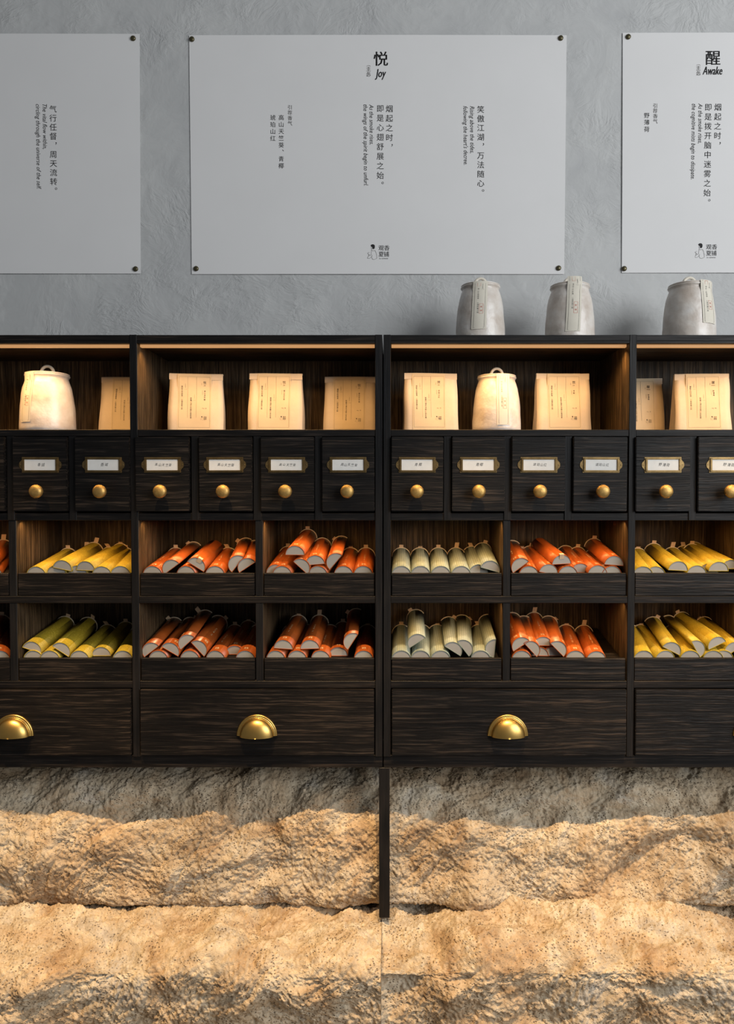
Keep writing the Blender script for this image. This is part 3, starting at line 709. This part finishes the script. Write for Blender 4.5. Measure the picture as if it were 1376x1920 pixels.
cell('yellow', 'l', 'D1l', 1190.5, 1406, 'lower right yellow tray', [
    (1207, None, 1182, 0), (1247, None, 1200, 0), (1258, 1221, 1224, 27), (1294, None, 1262, 0, dict(tab=None)), (1304, 1218, 1252, 60), (1337, None, 1302, 0, dict(tab=None)),
    (1345, 1211, 1278, -26), (1380, 1221, 1323, -38), (1380, None, 1340, 0, dict(tab=None))])
print('SHIFTED', warn)

# ------------------------------------------------------------------ jars
PROF = [(0.0, 0.0), (0.060, 0.0), (0.0665, 0.003), (0.0690, 0.012), (0.0685, 0.04), (0.0665, 0.075), (0.0635, 0.105), (0.0595, 0.130), (0.0545, 0.147), (0.0520, 0.154), (0.0518, 0.158), (0.0545, 0.161), (0.0558, 0.1635), (0.0552, 0.166), (0.0520, 0.167)]
LID = [(0.0, 0.1665), (0.0505, 0.1665), (0.0540, 0.1678), (0.0545, 0.1698), (0.0520, 0.1712), (0.035, 0.1735), (0.018, 0.1745), (0.0, 0.175)]
def jar_R(z):
    zs = [p[1] for p in PROF[2:]]; rs = [p[0] for p in PROF[2:]]; return float(np.interp(z, zs, rs))
HT = 0.167
def jar(px, Y, zbase, tagx, tagw, ztop, zbot, label, seed, tilt=0.0, sc=1.0, sz=1.0):
    x = PX(px, Y, 600 if zbase > 1.8 else 750)
    j = empty('ceramic_jar', (x, Y, zbase), label, 'jar', 'white glazed lidded jars')
    j.scale = (sc, sc, sz)
    rg = np.random.default_rng(seed)
    a0 = rg.uniform(0, 6.28)
    dense = []
    for (r0, h0), (r1, h1) in zip(PROF[:-1], PROF[1:]):
        kk = max(1, int(abs(h1 - h0) / 0.006))
        for q in range(kk): dense.append((r0 + (r1 - r0) * q / kk, h0 + (h1 - h0) * q / kk))
    dense.append(PROF[-1])
    v, f = lathe(dense, 56)
    def lump(p):
        a = math.atan2(p[1], p[0]); zz = p[2]; k = min(1, zz / 0.03) * (1 if zz < 0.15 else 0.2)
        s = 1 + k * 0.010 * (math.sin(3 * a + a0 + zz * 30) * 0.5 + math.sin(5 * a - 2 * a0 + zz * 70) * 0.35 + math.sin(2 * a + zz * 110 + a0) * 0.4)
        return (p[0] * s, p[1] * s, zz)
    obj('jar_body', mesh('jar_body', [lump(p) for p in v], f, M['glaze'], True), j)
    v, f = lathe(LID, 48); obj('lid', mesh('lid', v, f, M['glaze'], True), j)
    pts = [(0.0165 * math.cos(a), 0.0, 0.173 + 0.0200 * math.sin(a)) for a in np.linspace(-0.12, math.pi + 0.12, 15)]
    v, f = tube_path(pts, 0.0042, 10); obj('loop_handle', mesh('loop_handle', v, f, M['string'], True), j)
    # paper tag hanging from the lid over the front
    def fn(off):
        def g(u, v_):
            uu = u + tilt * (v_ - HT); r_ = (jar_R(min(max(v_, 0.01), 0.166)) if v_ < 0.145 else 0.0560) * 1.012 + off
            r_ = max(r_, 0.0575 if v_ > 0.13 else r_)
            if v_ > 0.168: r_ = 0.0585 - (v_ - 0.168) * 0.5
            return (uu, -math.sqrt(max(r_ * r_ - uu * uu, 1e-6)), v_)
        return g
    nu, nv = 6, 18; g = fn(0.0004); vs = []; fs = []
    for i in range(nu + 1):
        for k in range(nv + 1): vs.append(g(tagx + tagw * (i / nu - 0.5), zbot + (ztop - zbot) * k / nv))
    for i in range(nu):
        for k in range(nv): q = i * (nv + 1) + k; fs.append((q, q + nv + 1, q + nv + 2, q + 1))
    t = obj('paper_tag', mesh('paper_tag', vs, fs, M['tag'], True), j)
    h2 = fn(0.0009); ink = Ink(); red = Ink()
    hgt = ztop - zbot; u0, u1 = tagx - tagw * 0.36, tagx + tagw * 0.36
    for uu in (u0, u1):
        for k in range(12): ink.stroke([(uu, zbot + 0.004 + (hgt - 0.005) * k / 12), (uu, zbot + 0.004 + (hgt - 0.005) * (k + 1) / 12)], 0.0005)
    ink.stroke([(u0, zbot + 0.004), (u1, zbot + 0.004)], 0.0005)
    ink.column('烟起之时即是', tagx - tagw * 0.12, ztop - hgt * 0.16, 0.0046, 0.0056); ink.column('心翅舒展之始', tagx - tagw * 0.12, ztop - hgt * 0.16 - 0.042, 0.0046, 0.0056)
    ink.column('观夏香铺', tagx + tagw * 0.16, ztop - hgt * 0.07, 0.0030, 0.0036); ink.line('to summer', tagx + tagw * 0.17, ztop - hgt * 0.17, 0.0016, 0.008, shear=0)
    red.rect(tagx - tagw * 0.02, tagx + tagw * 0.24, zbot + hgt * 0.32, zbot + hgt * 0.52, 0.0006); red.char('香', tagx + tagw * 0.11, zbot + hgt * 0.46, 0.0055); red.char('铺', tagx + tagw * 0.11, zbot + hgt * 0.38, 0.0055)
    red.rect(tagx - tagw * 0.2, tagx + tagw * 0.02, ztop - hgt * 0.10, ztop - 0.003, 0.0005)
    ink.build('tag_lettering', M['grey_ink'], h2, t); red.build('red_seal', M['red_ink'], h2, t)
    return j
ZT = Z['top0'] + 0.0006; ZS = Z['sh0'] + 0.0006
jar(900.5, 0.12, ZT, -0.006, 0.040, 0.169, 0.028, 'white glazed jar on the cabinet top, leftmost of three', 1, 0.05, 1.0, 0.945)
jar(1068, 0.12, ZT, 0.001, 0.040, 0.186, 0.022, 'white glazed jar on the cabinet top with tall paper tag hiding its handle', 2, 0.06, 1.0, 0.945)
jar(1291.5, 0.13, ZT, 0.028, 0.041, 0.172, 0.047, 'white glazed jar on the cabinet top under the right poster', 3, -0.02, 1.05, 0.97)
jar(89.5, 0.15, ZS, -0.024, 0.030, 0.169, 0.028, 'white glazed jar inside the left top shelf beside a paper bag', 4, 0.04, 1.09)
jar(931, 0.145, ZS, 0.010, 0.037, 0.169, 0.020, 'white glazed jar between two paper bags in the middle top shelf', 5, 0.0, 1.0, 0.96)
jar(-52, 0.145, ZS, 0.0, 0.034, 0.169, 0.028, 'white glazed jar cut off by the left picture edge in the top shelf', 6, 0.0)

# ------------------------------------------------------------------ paper bags
BW, BH, BD = 0.156, 0.170, 0.066
def bag(px, Yf, yaw, seed, lx, title, latin, flavour, label, zr=0.0, lw=0.094):
    x = PX(px, Yf, 750); rg = np.random.default_rng(seed)
    bg = empty('paper_bag', (x, Yf, ZS), label, 'bag', 'pale paper bags on the top shelves', (0, 0, math.radians(yaw)))
    def dep(t): return 0.012 + (BD - 0.012) * (1 - t ** 1.2)
    nz, nu = 14, 10; ph = rg.uniform(0, 6.28, 8)
    def yf(u, v):
        t = min(max(v / BH, 0), 1); d = dep(t); y = (BD - d) * 0.5
        s = abs(2 * u / BW); y += 0.004 * max(0, s - 0.75) * 4 * (1 - t)
        y += 0.0014 * (math.sin(u * 55 + ph[0] + v * 30) + math.sin(v * 48 + ph[1] - u * 20)) * (0.3 + 0.7 * math.sin(math.pi * t))
        return y
    vs = []; fs = []
    for k in range(nz + 1):
        v = BH * k / nz; t = k / nz; d = dep(t); hw = BW / 2 * (1 - 0.05 * t + 0.012 * math.sin(t * 7 + ph[2]))
        ring = [(hw * (2 * i / nu - 1), yf(BW / 2 * (2 * i / nu - 1), v), v) for i in range(nu + 1)]
        ys = yf(BW / 2, v); ring.append((hw - 0.16 * d * (0.4 + t * 0.6) * math.sin(math.pi * min(1, t * 1.6) / 2 + .2), ys + d * 0.5, v))
        ring += [(hw * (1 - 2 * i / nu), ys + d - 0.001 * math.sin(i * 2 + ph[3]), v) for i in range(nu + 1)]
        ring.append((-hw + 0.16 * d * (0.4 + t * 0.6) * math.sin(math.pi * min(1, t * 1.6) / 2 + .2), ys + d * 0.5, v))
        vs += ring
    m_ = 2 * nu + 4
    for k in range(nz):
        for i in range(m_): fs.append((k * m_ + i, k * m_ + (i + 1) % m_, (k + 1) * m_ + (i + 1) % m_, (k + 1) * m_ + i))
    fs.append(tuple(range(m_))[::-1]); fs.append(tuple(nz * m_ + i for i in range(m_)))
    me = mesh('bag_body', vs, fs, M['kraft'], False)
    for p in me.polygons: p.use_smooth = p.normal.y < -0.6
    obj('bag_body', me, bg)
    # folded top flap
    fv = []; ff = []; top = BH + 0.0015; fh = 0.0175; hw = BW / 2 * 0.965
    sec = [(0.014, top - 0.002), (0.010, top), (-0.0022, top), (-0.0034, top - 0.002), (-0.0034, top - fh), (-0.0016, top - fh), (-0.0014, top - 0.004), (0.010, top - 0.003)]
    y0 = yf(0, BH)
    for sx in (-hw, -hw / 2, 0, hw / 2, hw):
        for (yy, zz) in sec: fv.append((sx, y0 + yy + 0.0004 * math.sin(sx * 40 + ph[4]), zz + 0.0006 * math.sin(sx * 30 + ph[5])))
    k = len(sec)
    for i in range(4):
        for q in range(k): ff.append((i * k + q, (i + 1) * k + q, (i + 1) * k + (q + 1) % k, i * k + (q + 1) % k))
    ff.append(tuple(range(k))); ff.append(tuple(4 * k + q for q in range(k))[::-1])
    obj('folded_top', mesh('folded_top', fv, ff, M['kraft']), bg)
    # printed label sheet draped down the front
    def sheet(off): return lambda u, v: (u, min(yf(u, v), y0 - 0.0 + (BH - v) * 0.0) - off if v < BH - fh else min(yf(u, v), y0) - 0.0040 - off, v)
    def g(off):
        def h(u, v):
            y = min(yf(u, v), y0); a = max(0, min(1, (v - (BH - fh - 0.022)) / 0.022)); return (u, y - off - 0.0038 * a, v)
        return h
    s1 = g(0.0006); nu2, nv2 = 8, 20; vs = []; fs = []; zb, zt = 0.006, BH + 0.001
    for i in range(nu2 + 1):
        for k in range(nv2 + 1): vs.append(s1(lx + lw * (i / nu2 - .5), zb + (zt - zb) * k / nv2))
    for i in range(nu2):
        for k in range(nv2): q = i * (nv2 + 1) + k; fs.append((q, q + nv2 + 1, q + nv2 + 2, q + 1))
    lab = obj('label_sheet', mesh('label_sheet', vs, fs, M['label'], True), bg)
    ink = Ink(); fig = Ink(); gr = Ink()
    u0, u1 = lx - lw * 0.46, lx + lw * 0.46
    def vl(u, a, b_):
        for k in range(14): gr.stroke([(u, a + (b_ - a) * k / 14), (u, a + (b_ - a) * (k + 1) / 14)], 0.00045)
    def hl(v):
        for k in range(8): gr.stroke([(u0 + (u1 - u0) * k / 8, v), (u0 + (u1 - u0) * (k + 1) / 8, v)], 0.00045)
    vl(u0, 0.016, BH - 0.008); vl(u1, 0.016, BH - 0.008); hl(0.016); hl(BH - 0.008)
    vl(u0 + lw * 0.26, 0.044, BH - 0.008); vl(u0 + lw * 0.52, 0.044, BH - 0.008)
    c0 = u0 + lw * 0.09
    ink.column('烟起之时即是', c0, BH - 0.036, 0.0048, 0.0053); ink.column('心翅舒展之始', c0, BH - 0.074, 0.0048, 0.0053)
    gr.column('引荐香气', c0 + lw * 0.10, BH - 0.029, 0.0026, 0.0034); gr.line('to summer', c0 + lw * 0.11, BH - 0.044, 0.0016, 0.007, shear=0)
    ink.column('笑傲江湖万法随心自在香', c0 + lw * 0.27, BH - 0.070, 0.0050, 0.0056); gr.column('引荐香气', c0 + lw * 0.37, BH - 0.060, 0.0026, 0.0034); gr.line('to summer', c0 + lw * 0.38, BH - 0.076, 0.0016, 0.007, shear=0)
    tx = u0 + lw * 0.76
    ink.char(title, tx, BH - 0.0245, 0.0090); ink.line(latin, tx, BH - 0.0325, 0.0032, 0.0065 if latin == 'Joy' else 0.011); gr.column('主务', tx - 0.0085, BH - 0.027, 0.0026, 0.0034)
    ink.column(flavour, tx + 0.0005, BH - 0.049, 0.0052, 0.0062); gr.line('incense', tx - 0.006, BH - 0.053, 0.0020, 0.013, -math.pi / 2)
    gr.line('40g / 盒', tx, BH - 0.099, 0.0024, 0.013, shear=0)
    emblem(ink, gr, tx + 0.001, BH - 0.128, 0.00043)
    ink.build('label_lettering', M['ink'], g(0.0011), lab); gr.build('label_lines', M['grey_ink'], g(0.0010), lab)
    return bg
JOY = ('悦', 'Joy')
bag(233, 0.185, 0, 1, 0.006, *JOY, '香诚', 'pale paper bag in the left top shelf, partly behind the upright beside the jar')
bag(366, 0.125, 7, 2, -0.004, *JOY, '高山天竺葵', 'pale paper bag turned sideways, first of three bags in the second top shelf')
bag(515, 0.12, 0, 3, -0.004, *JOY, '高山天竺葵', 'pale paper bag standing square, middle of three bags in the second top shelf')
bag(655.5, 0.18, -2, 4, -0.002, *JOY, '高山天竺葵', 'pale paper bag beside the cabinet joint, last of three bags in the second top shelf')
bag(809, 0.115, 3, 5, -0.006, *JOY, '琥珀山红', 'pale creased paper bag left of the jar in the middle top shelf')
bag(1058.5, 0.12, 0, 6, 0.002, *JOY, '青椰', 'pale paper bag right of the jar in the middle top shelf')
bag(1199, 0.212, 0, 7, 0.003, '醒', 'Awake', '野薄荷', 'pale paper bag half hidden behind the upright in the right top shelf')
bag(1320, 0.125, -6, 8, 0.002, '醒', 'Awake', '野薄荷', 'pale paper bag showing its side, in the open of the right top shelf')

# ------------------------------------------------------------------ posters
def pin_mesh():
    v, f = lathe([(0.0, 0.0062), (0.004, 0.006), (0.0066, 0.0048), (0.0078, 0.0028), (0.0078, 0.0006), (0.0, 0.0004)], 20, 'Y'); return mesh('pin', v, f, M['pin'], True)
PIN = pin_mesh()
YP = YW - 0.003
def poster(x0, x1, z0, z1, label, pins, seed, skew=0.0):
    o = empty('poster', ((x0 + x1) / 2, YP, z0), label, 'poster', 'grey poem posters on the plaster wall')
    nx, nz = 40, 26; vs = []; fs = []; w, h = x1 - x0, z1 - z0
    def yy(u, t):    # slight waviness of the paper between its pins
        return -0.0022 * math.sin(math.pi * t) * (0.5 + 0.5 * math.sin(u * 5 + seed)) - 0.0016 * math.sin(math.pi * min(1, max(0, (u + w / 2) / w)))
    def xx(u, t): return u + skew * (0.5 - t) * -2 * u / w
    for s in (0, 0.0009):
        for i in range(nx + 1):
            for k in range(nz + 1):
                u = -w / 2 + w * i / nx; t = k / nz; vs.append((xx(u, t), yy(u, t) + s, t * h))
    m_ = (nx + 1) * (nz + 1)
    for i in range(nx):
        for k in range(nz):
            q = i * (nz + 1) + k; fs.append((q, q + nz + 1, q + nz + 2, q + 1)); fs.append((m_ + q, m_ + q + 1, m_ + q + nz + 2, m_ + q + nz + 1))
    for i in range(nx):
        for k in (0, nz): q = i * (nz + 1) + k; fs.append((q, m_ + q, m_ + q + nz + 1, q + nz + 1) if k == 0 else (q, q + nz + 1, m_ + q + nz + 1, m_ + q))
    for k in range(nz):
        for i in (0, nx): q = i * (nz + 1) + k; fs.append((q, q + 1, m_ + q + 1, m_ + q) if i == 0 else (q, m_ + q, m_ + q + 1, q + 1))
    obj('paper_sheet', mesh('paper_sheet', vs, fs, M['poster'], False), o)
    for px, py in pins:
        p = P(px, py, YP); obj('pin', PIN, o, (p.x - o.location.x, yy(p.x - o.location.x, (p.z - z0) / h) - 0.0003, p.z - z0))
    fn = lambda u, v: (u - o.location.x, yy(u - o.location.x, (v - z0) / h) - 0.0006, v - z0)
    return o, fn
S = (2.0 + YP) / F                     # metres per pixel on the posters' plane
def at(px, py): p = P(px, py, YP); return p.x, p.z
def col(ink, text, px, py, size, step, dx=0.0):
    for i, ch in enumerate(text):
        u, v = at(px + dx * i, py + step * i)
        if ch in '，。、': ink.char(ch, u + size * S * 0.62, v + size * S * 0.55, size * S)
        else: ink.char(ch, u, v, size * S)
def lat(ink, text, px, y0, y1, cap, dx=0.0):
    u0, v0 = at(px, y0); u1, v1 = at(px + dx, y1); ink.line(text, u0, v0, cap * S, math.hypot(u1 - u0, v1 - v0), math.atan2(v1 - v0, u1 - u0), 0.3, 'L')
zt, zb = PZ(66, YP), PZ(514, YP)
def XP(px, py): return P(px, py, YP).x
# centre poster
o, fn = poster(XP(357, 290), XP(1060, 290), zb, zt, 'grey paper poster pinned at the centre of the wall, headed with the word Joy', [(360, 74), (1051, 72), (368, 504), (1047, 503)], 1, 0.003)
k = Ink(); u, v = at(714, 111); [k.char('悦', u + e, v, 28 * S) for e in (-0.0007, 0, 0.0007)]; u, v = at(713.5, 139); [k.line('Joy', u + e, v, 15 * S, 20 * S, 0, 0.25) for e in (-0.0006, 0, 0.0006)]; k.build('title', M['ink'], fn, o)
k = Ink(); col(k, '主务', 691, 130.5, 9, 9.5); u, v = at(691, 121); k.char('（', u, v - 1 * S, 8 * S, -math.pi / 2); u, v = at(691, 148); k.char('）', u, v + 2 * S, 8 * S, -math.pi / 2); k.build('subtitle', M['grey_ink'], fn, o)
k = Ink(); col(k, '烟起之时，', 730, 205, 14, 18); col(k, '即是心翅舒展之始。', 713, 204.5, 14, 17.9); k.build('verse', M['ink'], fn, o)
k = Ink(); lat(k, 'As the smoke rises,', 696, 197, 272, 8, 1); lat(k, 'the wings of the spirit begin to unfurl.', 685, 197, 349, 8, 1); k.build('translation', M['ink'], fn, o)
k = Ink(); col(k, '笑傲江湖，万法随心。', 901, 206, 14, 17.3, 0); k.build('verse', M['ink'], fn, o)
k = Ink(); lat(k, 'Rising above the tides,', 884.5, 200, 288, 8, 0.5); lat(k, "following the heart's decree.", 872, 200, 310, 8, 1); k.build('translation', M['ink'], fn, o)
k = Ink(); col(k, '引荐香气', 543.8, 202, 9, 10); k.build('subtitle', M['grey_ink'], fn, o)
k = Ink(); col(k, '高山天竺葵、青椰', 527.5, 221, 10.5, 12.9); col(k, '琥珀山红', 511.8, 221, 10.5, 13); k.build('fragrance_list', M['ink'], fn, o)
k = Ink(); f_ = Ink(); u, v = at(717, 473.5); emblem(k, f_, u, v, 1.0 * S); e = k.build('emblem', M['ink'], fn, o); f_.build('emblem_outline', M['grey_ink'], fn, o)
# left poster
o, fn = poster(XP(-440, 290), XP(262.5, 290), PZ(513, YP), PZ(63.5, YP), 'grey paper poster cut off at the left picture edge, with one vertical verse', [(250, 72.5), (254.5, 504.5), (-430, 72), (-424, 503)], 2, 0.003)
k = Ink(); col(k, '气行任督，周天流转。', 100, 205, 14, 17, 0.15); k.build('verse', M['ink'], fn, o)
k = Ink(); lat(k, 'The vital flow within,', 84, 196, 280, 8, -1 + 2); lat(k, 'circling through the universe of the self.', 71.5, 196, 355, 8, 2); k.build('translation', M['ink'], fn, o)
# right poster
o, fn = poster(XP(1166.5, 290), XP(1870, 290), PZ(511.5, YP), PZ(61.5, YP), 'grey paper poster cut off at the right picture edge, headed with the word Awake', [(1177.5, 69.6), (1170, 504), (1860, 70), (1853, 504)], 3, 0.003)
k = Ink(); u, v = at(1336, 109); [k.char('醒', u + e, v, 29 * S) for e in (-0.0007, 0, 0.0007)]; u, v = at(1335, 134); [k.line('Awake', u + e, v, 15 * S, 36 * S, 0, 0.25) for e in (-0.0006, 0, 0.0006)]; k.build('title', M['ink'], fn, o)
k = Ink(); col(k, '主务', 1308.7, 128.5, 9, 9.5); u, v = at(1309, 119); k.char('（', u, v - 1 * S, 8 * S, -math.pi / 2); u, v = at(1309, 146); k.char('）', u, v + 2 * S, 8 * S, -math.pi / 2); k.build('subtitle', M['grey_ink'], fn, o)
k = Ink(); col(k, '烟起之时，', 1345, 202, 14, 17.8, -0.3); col(k, '即是拨开脑中迷雾之始。', 1327, 202, 14, 17.8, -0.25); k.build('verse', M['ink'], fn, o)
k = Ink(); lat(k, 'As the smoke rises,', 1312, 195, 269.6, 8, -0.5); lat(k, 'the cognitive mists begin to dissipate.', 1300, 195.6, 337, 8, -2); k.build('translation', M['ink'], fn, o)
k = Ink(); col(k, '引荐香气', 1228, 199, 9, 9.7); k.build('subtitle', M['grey_ink'], fn, o)
k = Ink(); col(k, '野薄荷', 1212, 217, 10.5, 13); k.build('fragrance_list', M['ink'], fn, o)
k = Ink(); f_ = Ink(); u, v = at(1330.5, 471.5); emblem(k, f_, u, v, 1.0 * S); k.build('emblem', M['ink'], fn, o); f_.build('emblem_outline', M['grey_ink'], fn, o)
